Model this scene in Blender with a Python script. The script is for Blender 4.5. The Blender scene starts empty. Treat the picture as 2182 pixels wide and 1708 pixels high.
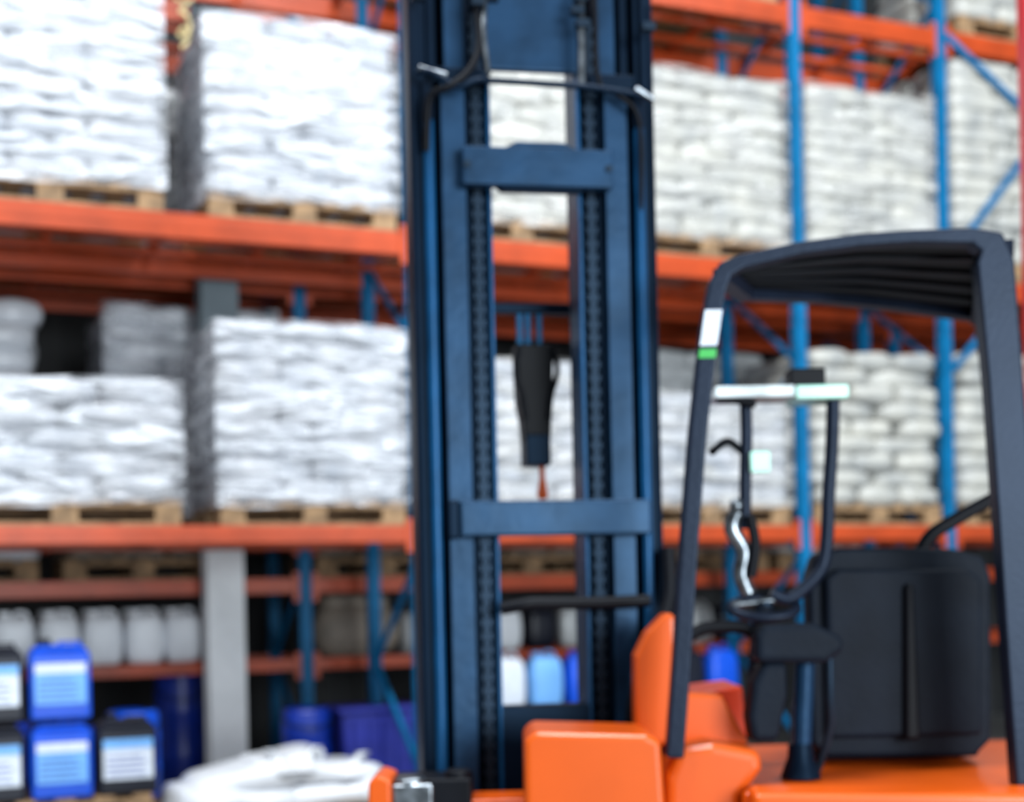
import bpy, bmesh, math, random
from math import sin, cos, pi, radians
from mathutils import Vector, Matrix
random.seed(7)
H = 1.3
scene = bpy.context.scene
scene.view_settings.view_transform = 'Standard'

# ------------------------------------------------------------ materials
def new_mat(name, col, rough=0.5, metal=0.0, var=0.15, vscale=6.0, bump=0.0, bscale=20.0, coat=0.0, spec=0.5, col2=None, tint=None):
    m = bpy.data.materials.new(name); m.use_nodes = True
    nt = m.node_tree; b = nt.nodes['Principled BSDF']
    b.inputs['Roughness'].default_value = rough
    b.inputs['Metallic'].default_value = metal
    b.inputs['Coat Weight'].default_value = coat
    b.inputs['Coat Roughness'].default_value = 0.12
    b.inputs['Specular IOR Level'].default_value = spec
    if tint: b.inputs['Specular Tint'].default_value = (*tint, 1)
    tc = nt.nodes.new('ShaderNodeTexCoord'); src = tc.outputs['Object']
    n = nt.nodes.new('ShaderNodeTexNoise'); n.inputs['Scale'].default_value = vscale; n.inputs['Detail'].default_value = 5
    nt.links.new(src, n.inputs['Vector'])
    r = nt.nodes.new('ShaderNodeValToRGB')
    c2 = col2 if col2 else tuple(max(0, c * (1 - var * 2.2)) for c in col)
    r.color_ramp.elements[0].position = 0.3; r.color_ramp.elements[1].position = 0.65
    r.color_ramp.elements[0].color = (*c2, 1); r.color_ramp.elements[1].color = (*col, 1)
    nt.links.new(n.outputs['Fac'], r.inputs['Fac']); nt.links.new(r.outputs['Color'], b.inputs['Base Color'])
    if bump > 0:
        n2 = nt.nodes.new('ShaderNodeTexNoise'); n2.inputs['Scale'].default_value = bscale; n2.inputs['Detail'].default_value = 3
        nt.links.new(src, n2.inputs['Vector'])
        bp = nt.nodes.new('ShaderNodeBump'); bp.inputs['Strength'].default_value = bump; bp.inputs['Distance'].default_value = 0.03
        nt.links.new(n2.outputs['Fac'], bp.inputs['Height']); nt.links.new(bp.outputs['Normal'], b.inputs['Normal'])
    return m

BT = (0.35, 0.62, 1.0)
M_orange = new_mat('rack_orange_paint', (0.50, 0.060, 0.009), 0.42, var=0.14, vscale=4, spec=0.4)
M_blue = new_mat('rack_blue_paint', (0.0, 0.14, 0.33), 0.5, var=0.15, spec=0.2)
M_navy = new_mat('mast_navy_steel', (0.010, 0.034, 0.078), 0.38, 0.0, var=0.25, vscale=7, bump=0.05, spec=0.30, tint=BT)
M_navy2 = new_mat('mast_dark_steel', (0.002, 0.006, 0.015), 0.45, 0.0, spec=0.15, tint=BT)
M_navyL = new_mat('mast_blue_steel', (0.004, 0.055, 0.15), 0.35, 0.0, var=0.2, spec=0.4, tint=BT)
M_guard = new_mat('guard_black_paint', (0.008, 0.012, 0.024), 0.42, bump=0.05, bscale=80, spec=0.22, tint=(.6,.75,1))
M_black = new_mat('black_rubber', (0.003, 0.004, 0.007), 0.5, spec=0.12)
M_seat = new_mat('seat_black_plastic', (0.006, 0.010, 0.018), 0.55, bump=0.06, bscale=60, spec=0.08)
M_lever = new_mat('lever_metal', (0.24, 0.27, 0.30), 0.3, 0.9, var=0.35, vscale=25)
M_chain = new_mat('chain_steel', (0.014, 0.022, 0.034), 0.4, 0.2, spec=0.2, tint=BT)
M_truck = new_mat('truck_orange_paint', (0.62, 0.085, 0.003), 0.36, var=0.05, vscale=3, coat=0.15, spec=0.3)
M_truckr = new_mat('truck_red_orange', (0.66, 0.050, 0.012), 0.38, var=0.05, spec=.3)
M_wood = new_mat('pallet_wood', (0.36, 0.22, 0.11), 0.7, var=0.25, vscale=12)
M_bagW = new_mat('bag_white', (0.52, 0.53, 0.56), 0.42, var=0.12, vscale=4, bump=0.5, bscale=9, col2=(0.28, 0.31, 0.36))
M_bagC = new_mat('bag_cream', (0.52, 0.51, 0.46), 0.42, var=0.1, vscale=4, bump=0.5, bscale=9, col2=(0.30, 0.31, 0.31))
M_bagG = new_mat('bag_grey_film', (0.52, 0.54, 0.55), 0.35, var=0.1, vscale=5, bump=0.6, bscale=12, coat=0.3)
M_sack = new_mat('sack_white_plastic', (0.80, 0.83, 0.88), 0.35, var=0.06, vscale=5, bump=0.5, bscale=9, coat=0.3)
M_bagD = new_mat('bag_kraft', (0.30, 0.25, 0.20), 0.6, var=0.2, bump=0.3)
M_jug = new_mat('jug_translucent_plastic', (0.88, 0.92, 0.97), 0.4, var=0.04)
M_dblue = new_mat('drum_blue_plastic', (0.003, 0.03, 0.33), 0.35, var=0.15)
M_bblue = new_mat('can_bright_blue', (0.003, 0.075, 0.60), 0.35, var=0.08, spec=.3)
M_navyb = new_mat('tub_indigo', (0.02, 0.03, 0.28), 0.5, spec=.3)
M_cblk = new_mat('can_black_plastic', (0.006, 0.008, 0.018), 0.4, spec=.3)
M_label = new_mat('label_white', (0.66, 0.72, 0.82), 0.5, var=0.08, vscale=20)
M_labelb = new_mat('label_light_blue', (0.16, 0.42, 0.85), 0.5, var=0.1)
M_panel = new_mat('display_panel_white', (0.75, 0.85, 0.88), 0.25, var=0.25, vscale=9)
M_panelg = new_mat('display_panel_mint', (0.55, 0.95, 0.80), 0.2, var=0.1, vscale=9)
M_red = new_mat('post_red_paint', (0.62, 0.015, 0.03), 0.35, var=0.05)
M_green = new_mat('sticker_green', (0.02, 0.36, 0.05), 0.5, var=0.05)
M_yellow = new_mat('glint_amber', (0.70, 0.56, 0.28), 0.3, var=.3, vscale=30)  # amber colour for the painted glints beside the stack
M_concrete = new_mat('floor_concrete', (0.30, 0.30, 0.29), 0.55, var=0.12, vscale=1.5, bump=0.1)
M_wall = new_mat('wall_panel', (0.05, 0.052, 0.055), 0.8, var=0.12, vscale=1.0)
M_wallL = new_mat('shade_wall_dark', (0.16, 0.14, 0.12), 0.8, var=0.12, vscale=1.0)
M_ceil = new_mat('ceiling_sheet', (0.25, 0.26, 0.28), 0.8)

def film_mat(name, col, lo, hi):
    m = bpy.data.materials.new(name); m.use_nodes = True
    nt = m.node_tree; b = nt.nodes['Principled BSDF']; out = nt.nodes['Material Output']
    b.inputs['Base Color'].default_value = (*col, 1); b.inputs['Roughness'].default_value = 0.13
    b.inputs['Specular IOR Level'].default_value = 1.0
    geo = nt.nodes.new('ShaderNodeNewGeometry')
    mp = nt.nodes.new('ShaderNodeMapping'); mp.inputs['Scale'].default_value = (1.1, 1.1, 4.6)
    nt.links.new(geo.outputs['Position'], mp.inputs['Vector'])
    n = nt.nodes.new('ShaderNodeTexNoise'); n.inputs['Scale'].default_value = 2.6; n.inputs['Detail'].default_value = 4; n.inputs['Distortion'].default_value = 0.7
    nt.links.new(mp.outputs['Vector'], n.inputs['Vector'])
    r = nt.nodes.new('ShaderNodeMapRange'); r.inputs['From Min'].default_value = 0.42; r.inputs['From Max'].default_value = 0.68
    r.inputs['To Min'].default_value = lo; r.inputs['To Max'].default_value = hi  # patchy white opacity also paints highlight patches into the film
    nt.links.new(n.outputs['Fac'], r.inputs['Value'])
    bp = nt.nodes.new('ShaderNodeBump'); bp.inputs['Strength'].default_value = 1.0; bp.inputs['Distance'].default_value = 0.13
    n2 = nt.nodes.new('ShaderNodeTexNoise'); n2.inputs['Scale'].default_value = 2.6; n2.inputs['Detail'].default_value = 2.0; n2.inputs['Distortion'].default_value = 0.9
    nt.links.new(mp.outputs['Vector'], n2.inputs['Vector'])
    nt.links.new(n2.outputs['Fac'], bp.inputs['Height']); nt.links.new(bp.outputs['Normal'], b.inputs['Normal'])
    tr = nt.nodes.new('ShaderNodeBsdfTransparent'); mx = nt.nodes.new('ShaderNodeMixShader')
    nt.links.new(r.outputs['Result'], mx.inputs['Fac']); nt.links.new(tr.outputs[0], mx.inputs[1]); nt.links.new(b.outputs[0], mx.inputs[2])
    nt.links.new(mx.outputs[0], out.inputs['Surface'])
    return m
M_filmW = film_mat('stretch_film', (0.82, 0.86, 0.93), 0.12, 0.80)
M_filmC = film_mat('stretch_film_warm', (0.76, 0.76, 0.74), 0.08, 0.60)

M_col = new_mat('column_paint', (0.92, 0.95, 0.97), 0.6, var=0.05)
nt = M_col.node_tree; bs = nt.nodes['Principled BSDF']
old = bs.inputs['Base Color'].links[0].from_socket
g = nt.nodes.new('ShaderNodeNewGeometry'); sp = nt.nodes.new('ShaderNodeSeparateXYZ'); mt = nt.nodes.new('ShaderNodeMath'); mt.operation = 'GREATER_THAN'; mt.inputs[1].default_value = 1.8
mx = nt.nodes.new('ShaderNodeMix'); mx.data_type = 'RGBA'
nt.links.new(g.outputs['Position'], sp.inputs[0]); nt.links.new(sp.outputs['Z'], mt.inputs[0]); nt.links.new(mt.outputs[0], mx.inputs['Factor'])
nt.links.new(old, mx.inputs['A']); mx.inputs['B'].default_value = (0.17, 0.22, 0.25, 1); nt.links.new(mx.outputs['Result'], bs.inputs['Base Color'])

# ------------------------------------------------------------ mesh builder
class MB:
    def __init__(s): s.v = []; s.f = []; s.m = []; s.mats = []; s.sm = []
    def mi(s, mat):
        if mat not in s.mats: s.mats.append(mat)
        return s.mats.index(mat)
    def add(s, vs, fs, mat, smooth=False):
        o = len(s.v); s.v += [tuple(v) for v in vs]; k = s.mi(mat)
        for f in fs: s.f.append([i + o for i in f]); s.m.append(k); s.sm.append(smooth)
    def box(s, x0, x1, y0, y1, z0, z1, mat, M=None):
        vs = [Vector(p) for p in [(x0,y0,z0),(x1,y0,z0),(x1,y1,z0),(x0,y1,z0),(x0,y0,z1),(x1,y0,z1),(x1,y1,z1),(x0,y1,z1)]]
        if M: vs = [M @ v for v in vs]
        s.add(vs, [(0,3,2,1),(4,5,6,7),(0,1,5,4),(1,2,6,5),(2,3,7,6),(3,0,4,7)], mat)
    def prism(s, poly, y0, y1, mat):
        n = len(poly)
        vs = [(p[0], y0, p[1]) for p in poly] + [(p[0], y1, p[1]) for p in poly]
        fs = [list(range(n)), list(range(2*n-1, n-1, -1))] + [(i, i+n, (i+1) % n + n, (i+1) % n) for i in range(n)]
        s.add(vs, fs, mat)
    def beam(s, p, q, w, h, mat, up=(0,0,1)):
        p = Vector(p); q = Vector(q); d = (q-p); d.normalize()
        a = d.cross(Vector(up))
        if a.length < 1e-3: a = d.cross(Vector((0,1,0)))
        a.normalize(); b = a.cross(d)
        vs = []
        for c in (p, q):
            for i, j in ((-1,-1),(1,-1),(1,1),(-1,1)): vs.append(c + a*w/2*i + b*h/2*j)
        s.add(vs, [(0,3,2,1),(4,5,6,7),(0,1,5,4),(1,2,6,5),(2,3,7,6),(3,0,4,7)], mat)
    def tube(s, pts, r, mat, n=10, smooth_path=True):
        pts = [Vector(p) for p in pts]
        if smooth_path and len(pts) > 2:
            out = []
            P = [pts[0]] + pts + [pts[-1]]
            for i in range(1, len(P)-2):
                for k in range(6):
                    t = k/6; a,b,c,d = P[i-1],P[i],P[i+1],P[i+2]
                    out.append(0.5*((2*b)+(c-a)*t+(2*a-5*b+4*c-d)*t*t+(3*b-a-3*c+d)*t**3))
            out.append(pts[-1]); pts = out
        vs = []; fs = []; prev = None
        for i, p in enumerate(pts):
            d = (pts[min(i+1, len(pts)-1)] - pts[max(i-1, 0)]).normalized()
            if prev is None:
                a = d.cross(Vector((0,0,1)))
                if a.length < 1e-2: a = d.cross(Vector((0,1,0)))
            else: a = prev - d*prev.dot(d)
            a.normalize(); prev = a; b = d.cross(a)
            for k in range(n): vs.append(p + a*r*cos(2*pi*k/n) + b*r*sin(2*pi*k/n))
        m = len(pts)
        for i in range(m-1):
            for k in range(n): fs.append((i*n+k, i*n+(k+1)%n, (i+1)*n+(k+1)%n, (i+1)*n+k))
        s.add(vs, fs, mat, True)
        s.add(vs[:n], [list(range(n-1,-1,-1))], mat); s.add(vs[-n:], [list(range(n))], mat)
    def lathe(s, prof, c, mat, n=24, M=None):
        vs = []; fs = []
        for r, z in prof:
            for k in range(n): vs.append(Vector((c[0]+r*cos(2*pi*k/n), c[1]+r*sin(2*pi*k/n), c[2]+z)))
        if M: vs = [M @ v for v in vs]
        for i in range(len(prof)-1):
            for k in range(n): fs.append((i*n+k, i*n+(k+1)%n, (i+1)*n+(k+1)%n, (i+1)*n+k))
        s.add(vs, fs, mat, True)
        s.add(vs[:n], [list(range(n-1,-1,-1))], mat); s.add(vs[-n:], [list(range(n))], mat)
    def bag(s, c, size, mat, rot=0.0, tilt=(0,0), soft=False, flop=0.0, lump=1.0):
        o = Matrix.Translation(c) @ Matrix.Rotation(rot, 4, 'Z') @ Matrix.Rotation(tilt[0], 4, 'X') @ Matrix.Rotation(tilt[1], 4, 'Y')
        ph = random.random()*6
        vs = []
        UV, UF = UBS if soft else UBH
        for p in UV:
            x, y, z = p
            w = 1 + lump*(0.09*sin(3.1*x+ph) + 0.05*sin(5*y+ph*2))
            zz = z*w - flop*(x*x+y*y)
            vs.append(o @ Vector((x*size[0]/2*(1+0.02*lump*sin(4*z+ph)), y*size[1]/2*(1+0.025*lump*sin(5*x+ph)), zz*size[2]/2)))
        s.add(vs, UF, mat, True)
    def obj(s, name, parent=None, M=None, bevel=0.0, seg=3):
        me = bpy.data.meshes.new(name); me.from_pydata(s.v, [], s.f); me.update()
        for m in s.mats: me.materials.append(m)
        for i, p in enumerate(me.polygons): p.material_index = s.m[i]; p.use_smooth = s.sm[i]
        ob = bpy.data.objects.new(name, me); scene.collection.objects.link(ob)
        if parent: ob.parent = parent
        if M is not None: ob.matrix_world = M
        if bevel > 0:
            b = ob.modifiers.new('bevel', 'BEVEL'); b.width = bevel; b.segments = seg; b.limit_method = 'ANGLE'; b.angle_limit = radians(40)
        return ob

def unit_bag(n=5, k=4.5, kz=2.6):
    bm = bmesh.new(); bmesh.ops.create_cube(bm, size=2.0)
    bmesh.ops.subdivide_edges(bm, edges=bm.edges[:], cuts=n-1, use_grid_fill=True)
    V = []
    for v in bm.verts:
        x, y, z = v.co; L = (abs(x)**k + abs(y)**k + abs(z)**kz)**(1/k)
        V.append((x/L, y/L, z/L))
    F = [[v.index for v in f.verts] for f in bm.faces]; bm.free()
    return V, F
UBS = unit_bag(7)
UBH = unit_bag(6, 8.0, 4.2)

def empty(name, M=None):
    e = bpy.data.objects.new(name, None); scene.collection.objects.link(e)
    e.empty_display_size = 0.2
    if M is not None: e.matrix_world = M
    return e

# ------------------------------------------------------------ frames
TH = math.atan2(0.385, 0.923)
RM = Matrix.Translation((-2.73, 7.5, 0)) @ Matrix.Rotation(TH, 4, 'Z')
def RP(t, d, z, rot=0): return RM @ Matrix.Translation((t, d, z)) @ Matrix.Rotation(rot, 4, 'Z')

# ------------------------------------------------------------ room
m = MB(); m.box(-14, 16, -6, 20, -0.1, 0, M_concrete); m.obj('floor')
m = MB(); m.box(-14, 16, -6, 20, 9.0, 9.1, M_ceil); m.obj('ceiling')
m = MB(); m.box(-9, 18, 3.6, 3.75, 0, 9.0, M_wall)
for i in range(90): m.box(-9+i*0.3, -9+i*0.3+0.06, 3.57, 3.6, 0, 9.0, M_wall)
m.obj('wall_back', M=RM)
m = MB(); m.box(-7.0, -6.8, -6, 14, 0, 9.0, M_wallL); m.obj('left_shade_wall')  # unseen dark wall, added to block world light from the left

# ------------------------------------------------------------ racks
def post(m, t, d, z0, z1, mat=None, w=0.08):
    mat = mat or M_blue
    m.box(t-w/2, t+w/2, d, d+0.012, z0, z1, mat)
    m.box(t-w/2, t-w/2+0.01, d+0.012, d+0.07, z0, z1, mat)
    m.box(t+w/2-0.01, t+w/2, d+0.012, d+0.07, z0, z1, mat)
    m.box(t-w*0.8, t+w*0.8, d-0.02, d+0.09, z0, z0+0.012, mat)
def cbeam(m, t0, t1, d, ztop, h, mat=None):
    mat = mat or M_orange
    m.box(t0, t1, d, d+0.012, ztop-h, ztop, mat)
    m.box(t0, t1, d+0.012, d+0.055, ztop-0.015, ztop, mat)
    m.box(t0, t1, d+0.012, d+0.055, ztop-h, ztop-h+0.015, mat)
    m.box(t0, t1, d-0.004, d, ztop-h*0.62, ztop-h*0.38, mat)
def rack(levels, d0, depth, frames, t0, t1, hs, name, braces=()):
    e = empty(name, RM)
    m = MB()
    for t in frames:
        post(m, t, d0, 0, 7.2); post(m, t, d0+depth-0.07, 0, 7.2)
        z = 0.25
        k = 0
        while z < 6.4:
            a = (t, d0+0.05, z); b = (t, d0+depth-0.05, z+0.65)
            if k % 2: a, b = (t, d0+depth-0.05, z), (t, d0+0.05, z+0.65)
            m.beam(a, b, 0.03, 0.03, M_blue, up=(1,0,0)); z += 0.65; k += 1
    for a, b in braces: m.beam(a, b, 0.02, 0.045, M_blue)
    m.obj('upright_frames', e, RM)
    m = MB()
    for z, h in zip(levels, hs):
        fr = sorted(frames)
        segs = [t0] + fr + [t1]
        for a, b in zip(segs[:-1], segs[1:]):
            cbeam(m, a+0.041, b-0.041, d0+0.004, z, h); cbeam(m, a+0.041, b-0.041, d0+depth-0.06, z, h)
            for tt in (a+0.045, b-0.085):
                m.box(tt, tt+0.04, d0-0.006, d0+0.004, z-h-0.06, z+0.04, M_orange)
    m.obj('beams', e, RM, bevel=0.003)
    m = MB()
    for z, h in zip(levels, hs):
        t = t0+0.3
        while t < t1-0.2:
            m.box(t, t+0.05, d0+0.06, d0+depth-0.065, z-0.05, z-0.006, M_orange); t += 0.62
        if name == 'pallet_rack' and h > .1 and z > 3:
            for dd in (.3, .62): m.box(t0, t1, d0+dd, d0+dd+.04, z-.09, z-.052, M_orange)
    m.obj('deck_supports', e, RM)
    return e
L1, L2, L3 = H+0.45, H+2.20, H+3.95
rack([L1, L2, L3], 0.0, 1.0, [-0.40, 2.37, 5.11, 6.33, 9.1], -3.1, 11.5, [0.10, 0.135, 0.135], 'pallet_rack',
     braces=(((6.36,-.02,H+3.90),(7.2,-.02,H+3.36)), ((6.5,-.02,H+2.5),(7.3,-.02,H+3.4)), ((6.36,-.02,H+1.55),(6.9,-.02,H+2.1))))
rack([0.93, 1.47, L1+0.02, L2, L3], 1.30, 1.0, [-0.9, 2.0, 4.55, 6.9, 9.5], -3.1, 11.5, [0.08, 0.10, 0.09, 0.135, 0.135], 'pallet_rack')
# ------------------------------------------------------------ pallets with bags
def pallet_geo(m, w, dp, z=0.0):
    for i in range(7):
        x = i*(w-0.1)/6; m.box(x, x+0.1, 0, dp, z+0.122, z+0.144, M_wood)
    for y in (0, dp/2-0.05, dp-0.1):
        for x in (0, w/2-0.07, w-0.14): m.box(x, x+0.14, y, y+0.1, z+0.022, z+0.10, M_wood)
        m.box(0, w, y, y+0.1, z, z+0.022, M_wood); m.box(0, w, y, y+0.1, z+0.10, z+0.122, M_wood)
def film_shell(m, w, dp, z0, z1, mat, amp=1.0):
    ph = random.random()*10
    g = 0.022
    def off(a, z): return amp*(0.010*sin(9*z+ph+2*sin(3*a+ph)) + 0.009*sin(27*z+3*a+ph*2) + 0.006*sin(11*a-7*z))
    nx, nz = 20, 30
    sides = [((-g,-g),(w+g,-g),(0,-1)), ((w+g,-g),(w+g,dp+g),(1,0)), ((w+g,dp+g),(-g,dp+g),(0,1)), ((-g,dp+g),(-g,-g),(-1,0))]
    for (p, q, nrm) in sides:
        vs = []; fs = []
        for j in range(nz+1):
            z = z0 + (z1-z0)*j/nz
            for i in range(nx+1):
                u = i/nx; x = p[0]+(q[0]-p[0])*u; y = p[1]+(q[1]-p[1])*u
                o = off(x+y*1.3, z) * min(1, min(u, 1-u)*8)
                vs.append((x+nrm[0]*o, y+nrm[1]*o, z + (0.012*sin(7*u+ph) if j in (0, nz) else 0)))
        for j in range(nz):
            for i in range(nx):
                a = j*(nx+1)+i; fs.append((a, a+1, a+nx+2, a+nx+1))
        m.add(vs, fs, mat, True)
def stack(t0, t1, d0, z0, ztop, mat, lay=0.115, dp=0.95, messy=0.0, film=None, name='bagged_goods_pallet'):
    w = t1-t0
    M = RP(t0, d0, z0)
    e = empty(name, M)
    m = MB(); pallet_geo(m, w, dp); m.obj('wooden_pallet', e, M)
    m = MB()
    n = max(1, round((ztop-z0-0.145)/lay)); lh = (ztop-z0-0.145)/n
    for k in range(n):
        zc = 0.145+lh*(k+0.5)
        cuts = [0, .33, .67, 1] if k % 2 == 0 else [0, .5, 1]
        for a, b in zip(cuts[:-1], cuts[1:]):
            for j in range(2):
                bw = (b-a)*w
                sag = messy*0.03
                j1 = random.uniform(-1, 1)*(0.006+sag); j2 = random.uniform(-1, 1)*(0.006+sag)
                m.bag((a*w+bw/2+j1, dp*(0.25+0.5*j)+j2, zc), (bw*1.03, dp*0.52, lh*(1.12+.12*messy)), mat, rot=random.uniform(-1,1)*(0.008+messy*0.05), tilt=(random.uniform(-1,1)*0.015, random.uniform(-1,1)*(0.015+messy*0.04)), soft=messy>0.45)
    m.obj('stacked_bags', e, M)
    if film:
        m = MB(); film_shell(m, w, dp, 0.11, ztop-z0+0.01, film, 1+messy*1.5); m.obj('stretch_wrap', e, M)
    return e
stack(-1.65, -0.48, 0.02, L2, L2+1.28, M_bagW, film=M_filmW)
stack(-0.30, 0.91, 0.02, L2, L2+1.36, M_bagW, film=M_filmW)
stack(1.16, 2.27, 0.02, L2, L2+1.17, M_bagW, film=M_filmW)
stack(2.50, 3.68, 0.02, L2, L2+1.22, M_bagC, film=M_filmC)
stack(3.84, 5.02, 0.02, L2, L2+1.21, M_bagC, film=M_filmC)
stack(5.20, 6.24, 0.02, L2, L2+1.24, M_bagC, film=M_filmC)
stack(6.44, 7.60, 0.02, L2, L2+1.58, M_bagC)
stack(7.75, 8.95, 0.02, L2, L2+1.3, M_bagC)
stack(-1.65, -0.48, 0.02, L1, L1+1.0, M_bagW, messy=0.6, film=M_filmW)
stack(-0.28, 0.97, 0.02, L1, L1+0.80, M_bagW, lay=0.13, messy=0.7, film=M_filmW)
stack(1.19, 2.29, 0.02, L1, L1+1.17, M_bagW, film=M_filmW)
stack(2.50, 3.66, 0.02, L1, L1+1.02, M_bagW, film=M_filmC)
stack(3.80, 5.00, 0.02, L1, L1+0.86, M_bagW, film=M_filmC)
stack(5.20, 6.26, 0.02, L1, L1+1.2, M_bagC, lay=0.12, messy=0.8)
stack(6.44, 7.60, 0.02, L1, L1+1.24, M_bagC, lay=0.12, messy=0.5)
stack(7.75, 8.95, 0.02, L1, L1+1.1, M_bagC)
R0 = 1.38
stack(-0.78, 0.34, R0, L1+.02, L1+1.5, M_sack, lay=0.15, messy=1.0)
stack(0.74, 1.85, R0, L1+.02, L1+1.50, M_sack, dp=.85, film=M_filmW)
stack(2.12, 3.2, R0, L1+.02, L1+1.42, M_sack, dp=.85)
stack(3.3, 4.4, R0, L1+.02, L1+1.25, M_bagC, dp=.85)
stack(4.7, 5.7, R0, L1+.02, L1+1.40, M_bagG, dp=.85)
stack(5.8, 6.8, R0, L1+.02, L1+1.2, M_bagG, dp=.85, messy=.6)
for a in (-0.75, 0.6, 2.1, 3.3, 4.65, 5.75): stack(a, a+1.1, R0, L2, L2+1.2, M_bagG, dp=.85)
for a in (2.5, 3.84, 6.5, 7.8): stack(a, a+1.15, 0.02, L3, L3+1.1, M_bagC)
for a, mt_ in ((-0.7, M_sack), (0.45, M_bagD), (2.1, M_bagD), (3.2, M_bagD), (4.7, M_bagD), (5.8, M_bagG)):
    stack(a, a+1.0, R0, 1.47, 1.47+0.27, mt_, dp=.8, lay=0.09, messy=.6)

# ------------------------------------------------------------ structural column
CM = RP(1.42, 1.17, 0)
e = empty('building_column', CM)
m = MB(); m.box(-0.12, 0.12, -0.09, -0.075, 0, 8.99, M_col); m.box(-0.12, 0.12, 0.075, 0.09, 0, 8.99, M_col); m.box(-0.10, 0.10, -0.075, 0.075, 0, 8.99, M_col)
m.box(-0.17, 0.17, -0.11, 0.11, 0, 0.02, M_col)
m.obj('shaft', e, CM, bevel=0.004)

YM = RP(1.01, -0.07, L2+0.90)
m = MB()
m.tube([(.0,0,.0),(.03,-.01,.03),(.04,0,.08),(.01,-.02,.1),(-.01,0,.07),(.02,-.02,.05),(.05,0,.12),(.03,-.01,.18),(.0,0,.2),(.03,-.01,.24),(.05,0,.27)], .012, M_yellow, 6)
m.tube([(-.03,0,0.27),(.03,0,.25),(.07,0,.28)], .008, M_yellow, 6)
m.obj('yellow_glint_tangle', M=YM)  # crumpled amber tubes added in place of yellow glints

# ------------------------------------------------------------ jugs, drums
def jug_geo(m, c, s=1.0, mat=None, cap=None, w=.24, h=.33, dpt=.2):
    mat = mat or M_jug
    m.bag((c[0], c[1], c[2]+h*s*0.46), (w*s, dpt*s, h*s*0.95), mat, soft=True, lump=0.2)
    m.lathe([(0.035*s, 0), (0.035*s, 0.04*s)], (c[0]-0.05*s, c[1], c[2]+h*s*0.90), cap or mat, 12)
    m.tube([(c[0]-0.01*s, c[1], c[2]+h*s*.88), (c[0]+0.02*s, c[1], c[2]+h*s*1.0), (c[0]+0.07*s, c[1], c[2]+h*s*.99), (c[0]+0.09*s, c[1], c[2]+h*s*.86)], 0.012*s, mat, 8)
JM = RP(-0.6, 1.32, 0.93)
m = MB(); t = -0.3
while t < 2.1:
    for j in range(2): jug_geo(m, (t+random.uniform(-.01,.01), 0.10+j*0.3, 0), 1.05)
    t += 0.262
m.obj('white_jerrycan_row', M=JM)
JM = RP(2.3, 1.34, 0.93)
m = MB()
m.bag((0.1, .3, .17), (.62, .5, .36), M_bagD, soft=True); m.bag((0.62, .3, .14), (.4, .5, .3), M_bagG, soft=True); m.bag((0.1,.3,.36),(.5,.4,.14),M_bagD, soft=True)
m.obj('filled_sack_group', M=JM)
JM = RP(3.3, 1.42, 0.93)
m = MB()
for i in range(9):
    jug_geo(m, (i*.27, .2, 0), .95, random.choice([M_jug, M_bagG, M_bagC, M_cblk]))
m.obj('mixed_jerrycan_row', M=JM)

def drum_geo(m, c, r, h, mat, lid=None):
    m.lathe([(r*.92,0),(r,h*.06),(r,h*.3),(r*1.04,h*.33),(r,h*.36),(r,h*.64),(r*1.04,h*.67),(r,h*.7),(r*.99,h*.93),(r*.9,h*.985),(r*.86,h*.985),(r*.86,h*.96),(.02,h*.96)], c, mat)
    m.lathe([(r*.15,h*.96),(r*.15,h*.99)], (c[0]+r*.5,c[1],c[2]), lid or M_cblk, 12)
    m.tube([(c[0]-r*1.02,c[1],c[2]+h*.9),(c[0]-r*.8,c[1]-r*.7,c[2]+h*.8),(c[0],c[1]-r*1.08,c[2]+h*.75),(c[0]+r*.8,c[1]-r*.7,c[2]+h*.8),(c[0]+r*1.02,c[1],c[2]+h*.9)], .005, M_chain, 6)
m = MB(); drum_geo(m, (0,0,0), .17, .90, M_dblue); m.obj('blue_plastic_drum', M=RP(1.20, 1.62, 0))
m = MB(); drum_geo(m, (0,0,0), .17, .90, M_dblue); m.obj('blue_plastic_drum', M=RP(4.2, 1.62, 0))
PMx = RP(-0.2, 0.5, 0); e = empty('blue_pail_pallet', PMx)
m = MB(); pallet_geo(m, 1.25, .5); m.obj('wooden_pallet', e, PMx)
m = MB()
for x, y, r, h, mt_ in ((.25,.3,.16,.50,M_dblue),(.62,.2,.16,.46,M_dblue),(.98,.28,.16,.54,M_bblue)): drum_geo(m, (x,y,.146), r, h, mt_)
m.obj('pails', e, PMx)
PMx = RP(1.72, 0.62, 0); e = empty('blue_container_pallet', PMx)
m = MB(); pallet_geo(m, 1.0, .5); m.obj('wooden_pallet', e, PMx)
m = MB(); drum_geo(m, (.14,.2,.146), .16, .50, M_dblue); m.obj('pail', e, PMx)
m = MB()
m.prism([(.36,.146),(.82,.146),(.86,.60),(.32,.60)], 0.0, .42, M_navyb)
m.box(.30,.88,-.02,.44,.60,.63,M_navyb)
for i in range(5): m.box(.40+i*.095-.012,.40+i*.095+.012,-.015,0,.2,.56,M_navyb)
m.obj('indigo_crate', e, PMx, bevel=.012)
FD = -0.15
GM = RP(-0.55, FD-.02, 0); ge = empty('chemical_can_pallet', GM)
m = MB(); pallet_geo(m, 1.3, .6, 0); pallet_geo(m, 1.3, .6, .145); m.obj('wooden_pallets', ge, GM)
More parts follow.
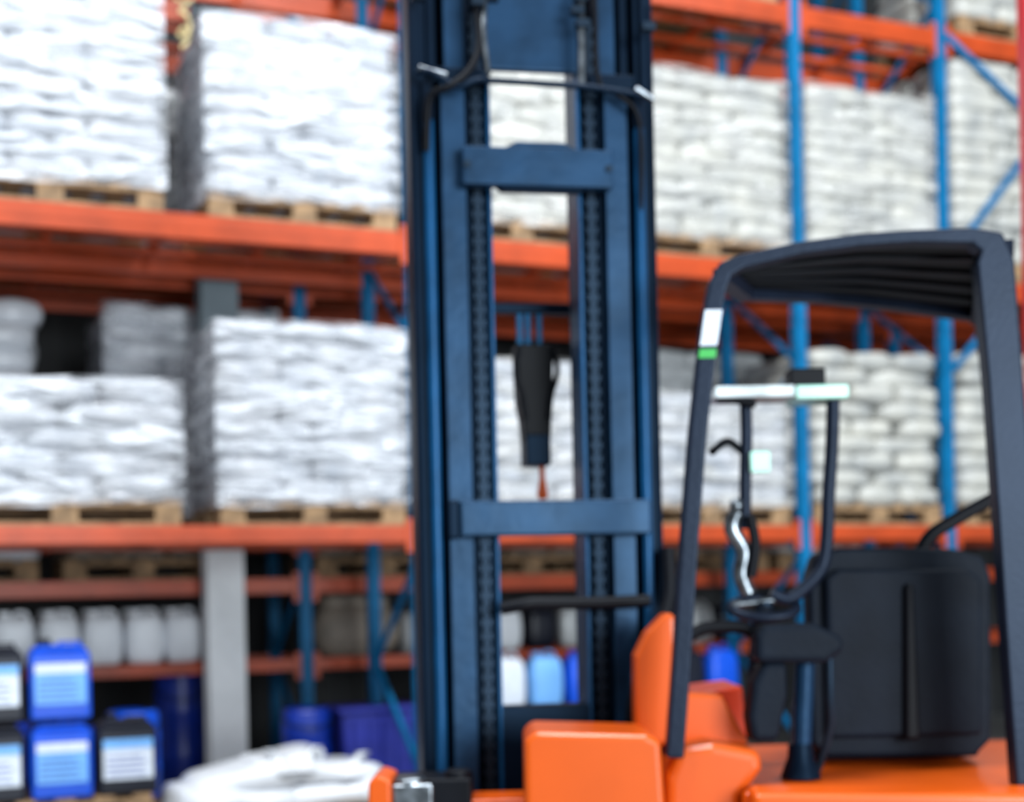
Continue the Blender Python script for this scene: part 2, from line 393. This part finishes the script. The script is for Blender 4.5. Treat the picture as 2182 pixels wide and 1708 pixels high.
def can(t, d, z, mat, lab, w=.31, h=.415, dp=.28):
    M = RP(t, d, z); tag = 'can'
    m = MB()
    m.box(-w/2, w/2, 0, dp, 0, h*.86, mat)
    m.prism([(-w/2+.0,h*.86),(w/2,h*.86),(w/2-.04,h*.95),(-w/2+.04,h*.95)], 0.02, dp-.02, mat)
    m.obj(tag+'_body', ge, M, bevel=.018)
    m = MB(); m.lathe([(.035,0),(.035,.035),(.03,.04)], (-.07, dp/2, h*.94), M_cblk, 14); m.box(.0,.12,dp/2-.02,dp/2+.02,h*.97,h*.995,mat)
    m.box(.0,.02,dp/2-.02,dp/2+.02,h*.94,h*.97,mat); m.box(.10,.12,dp/2-.02,dp/2+.02,h*.94,h*.97,mat)
    m.obj(tag+'_cap_and_handle', ge, M, bevel=.004)
    m = MB(); m.box(-w*.42, w*.42, -.004, -.0005, h*.20, h*.72, lab); m.box(-w*.42, w*.42, -.006, -.004, h*.60, h*.72, M_labelb if lab is M_label else M_label)
    for i in range(4): m.box(-w*.36, w*(.30-.06*(i%2)), -.0065, -.004, h*(.26+.075*i), h*(.275+.075*i), M_dblue)
    m.obj(tag+'_label', ge, M)
for (t, n, mt_, lb) in ((-0.05, 2, M_cblk, M_label), (0.29, 2, M_bblue, M_labelb), (0.63, 1, M_cblk, M_label), (-0.38, 2, M_cblk, M_label)):
    for k in range(n): can(t, FD, .29+.42*k, mt_, lb)

M = RP(0.93, -0.42, 0); e = empty('loose_white_sack_pile', M)
m = MB(); pallet_geo(m, 1.1, .85); m.obj('wooden_pallet', e, M)
m = MB()
for c, s_, r_, tl in (((.26,.35,.22),(.72,.6,.18),.12,(0,.05)),((.84,.4,.22),(.70,.6,.18),-.1,(0,-.05)),((.34,.36,.34),(.66,.5,.15),-.06,(.06,-.10)),((.84,.38,.33),(.58,.48,.14),.1,(.0,.12)),((.56,.36,.42),(.46,.34,.09),.2,(.05,-.10))):
    m.bag(c, s_, M_sack, rot=r_, tilt=tl, flop=.10, soft=True, lump=1.6)
for c, dx in (((.52,.20,.43), -.03), ((.64,.22,.43), .04), ((.90,.22,.38), .05)):
    vs = []; N = 10
    prof = [(.12,-.06),(.06,-.01),(.03,.02),(.026,.03),(.035,.06)]
    for i, (r, z) in enumerate(prof):
        for k in range(N):
            rr = r*(1+.3*(-1)**k*(i>0)); vs.append((c[0]+dx*i*.5+rr*cos(2*pi*k/N), c[1]+rr*sin(2*pi*k/N), c[2]+z))
    fs = [(i*N+k, i*N+(k+1)%N, (i+1)*N+(k+1)%N, (i+1)*N+k) for i in range(len(prof)-1) for k in range(N)]
    m.add(vs, fs, M_sack, True)
m.obj('sacks', e, M)
M = RP(3.0, .4, 0); e = empty('bottle_pallet', M)
m = MB(); pallet_geo(m, 1.9, .8); m.obj('wooden_pallet', e, M)
m = MB()
for i in range(7):
    mt_ = [M_jug, M_cblk, M_jug, M_bblue, M_bagD, M_bblue, M_cblk][i]
    jug_geo(m, (.15+i*.27, .2, .145), 1, mt_, h=.42); jug_geo(m, (.15+i*.27, .2, .56), 1, [M_label, M_labelb, M_bblue, M_bblue, M_jug, M_cblk, M_bblue][i], h=.38)
m.obj('cans', e, M)

# ------------------------------------------------------------ reach truck
TM = Matrix.Translation((0, 0, 0))
truck = empty('forklift_truck', TM)
MM = Matrix.Translation((0.058, 4.5, 0)) @ Matrix.Rotation(radians(10), 4, 'Z')
def Z(r): return r+H
ZT = Z(2.35); ZB = 0.06
m = MB()
for sgn, f in ((1, lambda s: s), (-1, lambda s: 0.078-s)):
    def bx(a, b, y0, y1, z0, z1, mat):
        a2, b2 = sorted((f(a), f(b))); m.box(a2, b2, y0, y1, z0, z1, mat)
    bx(-.357, -.318, -.03, .12, ZB, ZT, M_navy2)
    bx(-.318, -.300, -.01, .02, ZB, ZT, M_navy2)
    bx(-.357, -.100, .121, .135, ZB, ZT, M_navy2)
    bx(-.292, -.262, .03, .12, ZB, ZT, M_navy2)
    bx(-.262, -.185, -.055, -.035, ZB, Z(1.66), M_navy)
    bx(-.262, -.248, -.035, .10, ZB, Z(1.66), M_navy)
    bx(-.240, -.170, .0, .02, ZB, ZT, M_navy)
    bx(-.178, -.165, -.02, .12, ZB, ZT, M_navy2)
    bx(-.125, -.100, .0, .12, ZB, Z(1.9), M_navy)
    bx(-.112, -.100, -.03, .0, ZB, Z(1.66), M_navyL)
    bx(-.285, -.105, -.06, .0, Z(1.62), Z(1.665), M_navy2)
m.obj('mast_rails', truck, MM, bevel=.004)
m = MB()
for s in (-.300, .378):
    m.tube([(s, -.045, ZB+.2), (s, -.045, Z(1.50))], .018, M_navyL, 14, False)
    m.tube([(s, -.045, Z(1.50)), (s, -.045, Z(1.62))], .021, M_navy2, 14, False)
m.tube([(-.345, -.03, ZB+.1), (-.345, -.03, Z(1.9))], .010, M_navy2, 8, False)
m.tube([(.425, -.03, ZB+.1), (.425, -.03, Z(1.9))], .010, M_navy2, 8, False)
m.obj('lift_cylinders', truck, MM)
m = MB()
for s in (-.146, .222):
    z = Z(-.75)
    k = 0
    while z < Z(1.85):
        w = .017 if k % 2 else .011
        m.box(s-w, s+w, -.03, -.012, z, z+.019, M_chain); z += .0215; k += 1
    m.box(s-.008, s+.008, -.024, -.016, Z(-.75), Z(1.85), M_navy2)
m.obj('lift_chains', truck, MM)
m = MB()
m.box(-.205, .275, -.115, -.065, Z(1.285), Z(1.405), M_navy)
m.prism([(-.07, Z(1.405)), (.16, Z(1.405)), (.12, Z(1.425)), (-.03, Z(1.425))], -.11, -.07, M_navy)
m.prism([(-.08, Z(1.27)), (.17, Z(1.27)), (.19, Z(1.285)), (-.10, Z(1.285))], -.11, -.07, M_navy2)
m.box(-.235, .375, -.115, -.065, Z(.195), Z(.305), M_navy)
m.box(-.27, -.235, -.10, -.06, Z(.19), Z(.31), M_navy2)
m.box(-.115, .193, -.02, .01, Z(1.68), ZT, M_navy)
m.box(-.11, .19, -.03, .05, Z(-.62), Z(-.34), M_navy2)
m.box(-.357, .435, .05, .12, ZB, ZB+.12, M_navy2); m.box(-.357, .435, .05, .12, ZT-.1, ZT, M_navy2)
for s in (-.19, .26): m.lathe([(.012,0),(.012,.008)], (0,0,0), M_chain, 10, Matrix.Translation((s,-.115,Z(1.345))) @ Matrix.Rotation(pi/2,4,'X'))
m.obj('mast_crossbars', truck, MM, bevel=.008)
m = MB()
m.tube([(-.34,-.11,Z(1.625)),(-.30,-.13,Z(1.62)),(-.22,-.13,Z(1.58)),(-.16,-.13,Z(1.60)),(-.1,-.12,Z(1.605)),(.15,-.12,Z(1.60)),(.28,-.12,Z(1.59)),(.39,-.11,Z(1.58))], .010, M_navy2)
m.tube([(-.145,-.10,Z(2.2)),(-.15,-.10,Z(1.9)),(-.145,-.12,Z(1.72)),(-.18,-.13,Z(1.63)),(-.24,-.13,Z(1.58)),(-.30,-.10,Z(1.55)),(-.31,-.06,Z(1.4))], .012, M_black)
m.tube([(-.115,-.10,Z(2.2)),(-.12,-.10,Z(1.9)),(-.13,-.12,Z(1.75)),(-.12,-.13,Z(1.62))], .009, M_lever)
m.tube([(.18,-.10,Z(2.2)),(.185,-.10,Z(1.85)),(.18,-.11,Z(1.6))], .012, M_lever)
m.tube([(.225,-.10,Z(2.2)),(.23,-.10,Z(1.85)),(.235,-.11,Z(1.62)),(.3,-.11,Z(1.58)),(.37,-.09,Z(1.5)),(.378,-.05,Z(1.2))], .009, M_black)
m.tube([(-.335,-.12,Z(1.635)),(-.25,-.13,Z(1.61))], .010, M_lever, 10, False)
m.tube([(.35,-.12,Z(1.60)),(.41,-.11,Z(1.57))], .010, M_lever, 10, False)
for s, z in ((-.10,1.87),(.17,1.84),(.185,1.80),(.18,1.88),(-.145,1.85),(-.33,1.86),(.40,1.8)):
    m.box(s-.02, s+.02, -.125, -.09, Z(z)-.012, Z(z)+.012, M_chain)
m.obj('hydraulic_hoses', truck, MM)
m = MB()
m.tube([(-.11,-.1,Z(-.03)),(-.05,-.12,Z(-.02)),(.0,-.12,Z(-.015)),(.2,-.12,Z(-.02)),(.36,-.12,Z(-.015))], .021, M_black)
m.tube([(.43,-.10,Z(.15)),(.425,-.12,Z(.0)),(.38,-.14,Z(-.12)),(.33,-.14,Z(-.22)),(.30,-.12,Z(-.36)),(.30,-.1,Z(-.45))], .024, M_black)
m.obj('lower_hoses', truck, MM)

m = MB()
hy = .30
def hz(y): return Z((1275-y)*4.82/3000)
m.box(-.34, .42, hy-.02, hy+.02, hz(672), hz(650), M_navy2)
m.box(-.34, -.30, .13, hy+.02, hz(672), hz(650), M_navy2); m.box(.38, .42, .13, hy+.02, hz(672), hz(650), M_navy2)
ox = .078
m.prism([(ox-.028,hz(990)),(ox+.048,hz(990)),(ox+.062,hz(860)),(ox+.070,hz(740)),(ox-.058,hz(740)),(ox-.052,hz(860)),(ox-.040,hz(900))], hy-.05, hy+.05, M_black)
m.box(ox-.034,ox+.052,hy-.055,hy+.055,hz(995),hz(930),M_navy2)
for q in (-.038, -.010, .030): m.box(ox+q-.010, ox+q+.010, hy-.01, hy+.01, hz(745), hz(655), M_blue)
m.tube([(ox-.05,hy-.05,hz(750)),(ox-.065,hy-.06,hz(800)),(ox-.045,hy-.06,hz(850)),(ox-.035,hy-.06,hz(900))], .010, M_black)
m.tube([(ox+.07,hy-.05,hz(750)),(ox+.078,hy-.06,hz(800)),(ox+.055,hy-.06,hz(850)),(ox+.045,hy-.06,hz(900))], .010, M_black)
m.lathe([(.014,hz(1065)),(.020,hz(1055)),(.010,hz(1020)),(.010,hz(990))], (ox+.030,hy,0), M_truck, 12)
m.obj('hose_head', truck, MM, bevel=.006)

m = MB()
def pathbox(m, pts, w, h, mat):
    n = len(pts); vs = []
    P = [Vector(p) for p in pts]
    for i, p in enumerate(P):
        d = (P[min(i+1,n-1)]-P[max(i-1,0)]).normalized(); nrm = Vector((-d.z, 0, d.x)).normalized()
        hh = h[i] if isinstance(h, (list,tuple)) else h
        for a, b in ((-1,-1),(1,-1),(1,1),(-1,1)): vs.append(p + Vector((0, a*w/2, 0)) + nrm*b*hh/2)
    fs = [(3,2,1,0), tuple(4*(n-1)+k for k in range(4))]
    for i in range(n-1):
        for k in range(4): fs.append((4*i+k, 4*i+(k+1)%4, 4*i+4+(k+1)%4, 4*i+4+k))
    m.add(vs, fs, mat)
Yn = 4.0
near = [(.450,Yn,Z(-.46)),(.475,Yn,Z(-.2)),(.505,Yn,Z(.15)),(.535,Yn,Z(.45)),(.575,Yn,Z(.75)),(.600,Yn,Z(.87)),(.622,Yn,Z(.915)),(.67,Yn,Z(.937)),(.83,Yn,Z(.970)),(1.0,Yn,Z(.990)),(1.15,Yn,Z(.997)),(1.32,Yn,Z(.995)),(1.375,Yn,Z(.975)),(1.385,Yn,Z(.92)),(1.405,Yn,Z(.6)),(1.425,Yn,Z(.2)),(1.445,Yn,Z(-.2)),(1.465,Yn,Z(-.56))]
hh = [.05,.05,.050,.050,.052,.052,.05,.040,.036,.036,.036,.045,.08,.105,.10,.10,.105,.11]
pathbox(m, near, .07, hh, M_guard)
m.obj('guard_near_frame', truck, TM, bevel=.008)
m = MB()
far = [(.74,4.32,Z(.915)),(1.0,4.5,Z(.94)),(1.3,4.7,Z(.95)),(1.67,4.92,Z(.945))]
P = [Vector(p) for p in far]
for a, b in zip(P[:-1], P[1:]): m.beam(a, b, .05, .030, M_guard)
m.beam((.615,4.0,Z(.905)), (.74,4.32,Z(.915)), .05, .04, M_guard)
m.beam((1.40,4.0,Z(.965)), (1.67,4.92,Z(.945)), .09, .045, M_guard)
m.beam((1.68,4.92,Z(.96)), (1.82,4.92,Z(-.53)), .07, .07, M_guard)
def lerp(a, b, t): return a+(b-a)*t
def edgeN(u): return Vector((lerp(.64,1.37,u), 4.03, Z(lerp(.935,.985,min(1,u*1.8)))))
def edgeF(u): return Vector((lerp(.74,1.66,u), lerp(4.32,4.92,u), Z(lerp(.93,.955,min(1,u*2)))))
for i in range(1, 5):
    u = i/5
    a = lerp(edgeN(0), edgeF(0), u); b = lerp(edgeN(1), edgeF(1), u); c = lerp(edgeN(.5), edgeF(.5), u)
    m.beam(a, c, .06, .008, M_black); m.beam(c, b, .06, .008, M_black)
vs = []
for u in (0, .5, 1): vs += [edgeN(u)+Vector((0,0,.006)), edgeF(u)+Vector((0,0,.006))]
m.add(vs, [(0,1,3,2),(2,3,5,4)], M_black)
m.obj('guard_roof', truck, TM)
m = MB()
def onpost(zr):
    pts = [(p[0], p[2]-H) for p in near[:7]]
    for (x0,z0),(x1,z1) in zip(pts[:-1], pts[1:]):
        if z0 <= zr <= z1: return x0+(x1-x0)*(zr-z0)/(z1-z0)
for z0, z1, mat in ((.70,.80,M_label),(.665,.69,M_green)):
    a, b = onpost(z0), onpost(z1)
    m.prism([(a-.024,Z(z0)),(a+.024,Z(z0)),(b+.024,Z(z1)),(b-.024,Z(z1))], Yn-.0385, Yn-.036, mat)
m.obj('guard_sticker', truck, TM)

# body
m = MB()
m.prism([(.02,Z(-1.1)),(.43,Z(-1.1)),(.40,Z(-.40)),(.36,Z(-.38)),(.05,Z(-.365)),(.024,Z(-.39))], 3.86, 4.22, M_truck)
m.obj('front_cowl', truck, TM, bevel=.02)
m = MB()
m.prism([(.36,Z(-.45)),(.70,Z(-.45)),(.62,Z(-.30)),(.49,Z(-.29)),(.485,Z(-.06)),(.46,Z(-.05)),(.40,Z(-.11)),(.365,Z(-.18))], 4.20, 4.34, M_truck)
m.prism([(.53,Z(-.45)),(.72,Z(-.45)),(.71,Z(-.285)),(.55,Z(-.30))], 4.36, 4.7, M_truckr)
m.obj('side_cowl', truck, TM, bevel=.02)
m = MB()
m.prism([(.40,Z(-1.1)),(.66,Z(-1.1)),(.64,Z(-.58)),(.70,Z(-.50)),(.70,Z(-.45)),(.56,Z(-.42)),(.46,Z(-.43)),(.425,Z(-.52))], 3.99, 4.6, M_truck)
m.obj('step_cowl', truck, TM, bevel=.03)
m = MB()
vs = [(.62,3.96,Z(-1.1)),(1.95,3.90,Z(-1.1)),(1.95,4.95,Z(-1.1)),(.62,4.95,Z(-1.1)),(.64,3.96,Z(-.555)),(1.95,3.90,Z(-.575)),(1.95,4.95,Z(-.53)),(.64,4.95,Z(-.53))]
m.add(vs, [(0,3,2,1),(4,5,6,7),(0,1,5,4),(1,2,6,5),(2,3,7,6),(3,0,4,7)], M_truck)
vs = [(.65,3.86,Z(-.70)),(1.95,3.78,Z(-.70)),(1.95,3.93,Z(-.70)),(.65,3.97,Z(-.70)),(.65,3.86,Z(-.548)),(1.95,3.78,Z(-.572)),(1.95,3.93,Z(-.560)),(.65,3.97,Z(-.535))]
m.add(vs, [(0,3,2,1),(4,5,6,7),(0,1,5,4),(1,2,6,5),(2,3,7,6),(3,0,4,7)], M_truck)
m.obj('battery_deck', truck, TM, bevel=.02)
m = MB()
m.box(.0, 1.9, 3.97, 4.9, .12, Z(-1.05), M_guard)
m.box(-.35, .45, 4.55, 4.8, .05, .22, M_guard)
for (x, y, r) in ((1.6, 3.98, .17), (1.6, 4.88, .17), (.25, 4.0, .15), (.25, 4.85, .15), (-.1,4.72,.12)):
    Mw = Matrix.Translation((x, y, r)) @ Matrix.Rotation(pi/2, 4, 'X')
    m.lathe([(r*.45,-.06),(r*.9,-.06),(r,-.045),(r,.045),(r*.9,.06),(r*.45,.06)], (0,0,0), M_black, 28, Mw)
m.obj('chassis_and_wheels', truck, TM)
m = MB()
m.prism([(-.44,Z(-.95)),(-.36,Z(-.95)),(-.36,Z(-.515)),(-.40,Z(-.50)),(-.425,Z(-.52))], 4.05, 4.3, M_truck)
m.box(-.36, -.13, 4.1, 4.3, Z(-1.1), Z(-.52), M_black)
m.lathe([(.05,0),(.05,.05),(.03,.06)], (-.31,4.12,Z(-.57)), M_lever, 16)
m.lathe([(.04,0),(.04,.05),(.02,.055)], (-.17,4.15,Z(-.55)), M_black, 16)
m.box(-.36,-.24,4.07,4.1,Z(-.60),Z(-.53),M_lever)
m.box(-.42, .03, 4.12, 4.3, Z(-1.15), Z(-.585), M_truck)
m.obj('drive_unit', truck, TM, bevel=.01)
m = MB()
sx = -.035
m.prism([(.955+sx,Z(-.47)),(1.0+sx,Z(-.51)),(1.46+sx,Z(-.52)),(1.51+sx,Z(-.47)),(1.52+sx,Z(.04)),(1.495+sx,Z(.10)),(1.40+sx,Z(.125)),(1.25+sx,Z(.132)),(1.05+sx,Z(.135)),(.975+sx,Z(.115)),(.955+sx,Z(.05))], 4.36, 4.46, M_seat)
m.prism([(1.0+sx,Z(-.45)),(1.47+sx,Z(-.45)),(1.48+sx,Z(.03)),(1.44+sx,Z(.06)),(1.04+sx,Z(.07)),(1.0+sx,Z(.04))], 4.32, 4.37, M_seat)
m.prism([(1.225+sx,Z(-.46)),(1.275+sx,Z(-.46)),(1.265+sx,Z(.02)),(1.235+sx,Z(.02))], 4.295, 4.33, M_black)
m.box(.98+sx, 1.5+sx, 4.44, 4.85, Z(-.53), Z(-.38), M_seat)
m.obj('seat', truck, TM, bevel=.035, seg=5)
m = MB()
m.tube([(1.30,4.5,Z(.11)),(1.34,4.5,Z(.17)),(1.40,4.5,Z(.21)),(1.55,4.5,Z(.29))], .022, M_black)
m.prism([(.70,Z(-.12)),(.72,Z(-.09)),(.87,Z(-.09)),(.95,Z(-.13)),(.955,Z(-.17)),(.90,Z(-.205)),(.70,Z(-.20))], 4.05, 4.17, M_seat)
m.prism([(.685,Z(-.43)),(.76,Z(-.43)),(.79,Z(-.30)),(.79,Z(-.20)),(.72,Z(-.20)),(.69,Z(-.26)),(.675,Z(-.36))], 4.06, 4.18, M_seat)
m.obj('armrest', truck, TM, bevel=.02)
m = MB()
m.tube([(.86,4.15,Z(-.2)),(.85,4.15,Z(-.36)),(.84,4.15,Z(-.54))], .028, M_navy)
m.tube([(.925,4.12,Z(-.17)),(.925,4.12,Z(-.3)),(.93,4.15,Z(-.40)),(.90,4.2,Z(-.53))], .012, M_chain)
m.lathe([(.06,0),(.05,.03),(.038,.06),(.035,.10)], (.84,4.15,Z(-.545)), M_navy2)
m.obj('armrest_support', truck, TM)
m = MB()
Yd = 4.35
m.tube([(1.005,Yd,Z(.59)),(.998,Yd,Z(.45)),(.985,Yd,Z(.30)),(.975,Yd,Z(.15)),(.955,Yd,Z(.07)),(.90,Yd,Z(.01)),(.85,Yd,Z(-.02)),(.80,Yd,Z(.0))], .021, M_guard)
m.tube([(.735,Yd,Z(.60)),(.735,Yd,Z(.48)),(.73,Yd,Z(.38)),(.725,Yd,Z(.20))], .019, M_guard)
m.tube([(.60,Yd-.2,Z(.42)),(.66,Yd-.1,Z(.46)),(.72,Yd,Z(.44))], .012, M_black)
m.tube([(.64,Yd-.03,Z(.60)),(.70,Yd-.03,Z(.595)),(.76,Yd-.03,Z(.58))], .014, M_black)
m.box(.635, .88, Yd-.05, Yd+.12, Z(.600), Z(.635), M_panel)
m.box(.88, 1.04, Yd-.06, Yd+.12, Z(.590), Z(.632), M_panelg)
m.box(.87, .98, Yd-.02, Yd+.08, Z(.635), Z(.69), M_black)
m.box(.74, .80, Yd-.04, Yd-.01, Z(.37), Z(.435), M_panelg)
m.obj('display_frame', truck, TM, bevel=.006)
m = MB()
m.tube([(.70,Yd,Z(.25)),(.685,Yd,Z(.2)),(.72,Yd,Z(.13)),(.71,Yd,Z(.06)),(.73,Yd,Z(.0))], .026, M_lever)
m.tube([(.735,Yd-.03,Z(.24)),(.75,Yd-.03,Z(.15)),(.735,Yd-.03,Z(.05))], .016, M_black)
m.lathe([(.0,.0),(.022,.01),(.022,.04),(.01,.05)], (.70,Yd,Z(.245)), M_lever, 14)
cx, cz = .78, -.035
m.tube([(cx+.10*cos(a), Yd+.05*sin(a), Z(cz)+.03*sin(a)-.01) for a in [i*pi/8 for i in range(17)]], .016, M_guard, 8)
m.tube([(cx-.1,Yd,Z(cz)),(cx,Yd,Z(cz+.01)),(cx+.1,Yd,Z(cz+.02))], .011, M_lever)
m.lathe([(.025,0),(.025,.03)], (cx,Yd,Z(cz-.02)), M_chain)
m.tube([(cx,Yd,Z(cz)),(cx-.02,Yd+.02,Z(-.2)),(cx-.03,Yd+.05,Z(-.45))], .03, M_seat)
m.obj('steering_and_levers', truck, TM)
m = MB()
m.tube([(.53,4.2,Z(-.12)),(.58,4.2,Z(-.10)),(.68,4.2,Z(-.10)),(.73,4.2,Z(-.13))], .02, M_black)
m.obj('grab_handle', truck, TM)

M = Matrix.Translation((2.105, 5.55, 0)); m = MB()
m.box(-.05,.05,-.05,.05,0,4.6,M_red); m.box(-.1,.1,-.1,.1,0,.02,M_red)
m.obj('red_guard_post', M=M, bevel=.006)

# ------------------------------------------------------------ lights
def area(name, loc, rot, sx, sy, power, col=(1,1,1), target=None):
    l = bpy.data.lights.new(name, 'AREA'); l.shape = 'RECTANGLE'; l.size = sx; l.size_y = sy; l.energy = power; l.color = col
    o = bpy.data.objects.new(name, l); scene.collection.objects.link(o); o.location = loc; o.rotation_euler = rot
    if target: o.rotation_euler = (Vector(target)-Vector(loc)).to_track_quat('-Z', 'Y').to_euler()
    return o
for i, (x, y) in enumerate(((-4.5, 1.5), (-1.5, 2.5), (1.5, 3.7), (4.5, 5.0))):
    area('ceiling_lamp', (x, y, 8.6), (radians(18), 0, TH), 2.2, 0.8, 400, (0.93, 0.97, 1))
area('rear_right_key', (5.2, -4.5, 2.4), (0,0,0), 4.2, 3.4, 1350, (0.87, 0.95, 1.0), target=(-0.8, 8.5, 1.7))  # added low key light behind camera, brightens shelves and film; no known door
w = bpy.data.worlds.new('world'); scene.world = w; w.use_nodes = True
bg = w.node_tree.nodes['Background']; bg.inputs[0].default_value = (0.74, 0.88, 1.0, 1); bg.inputs[1].default_value = 0.55

# ------------------------------------------------------------ camera
cd = bpy.data.cameras.new('camera'); cam = bpy.data.objects.new('camera', cd); scene.collection.objects.link(cam)
cd.sensor_width = 36; cd.lens = 49.5; cd.shift_y = 421/2182
cam.matrix_world = Matrix.Translation((0, 0, H)) @ Matrix.Rotation(pi/2, 4, 'X') @ Matrix.Rotation(-0.0218, 4, 'Z')
cd.dof.use_dof = True; cd.dof.focus_distance = 2.35; cd.dof.aperture_fstop = 1.95
scene.camera = cam
print('DONE')
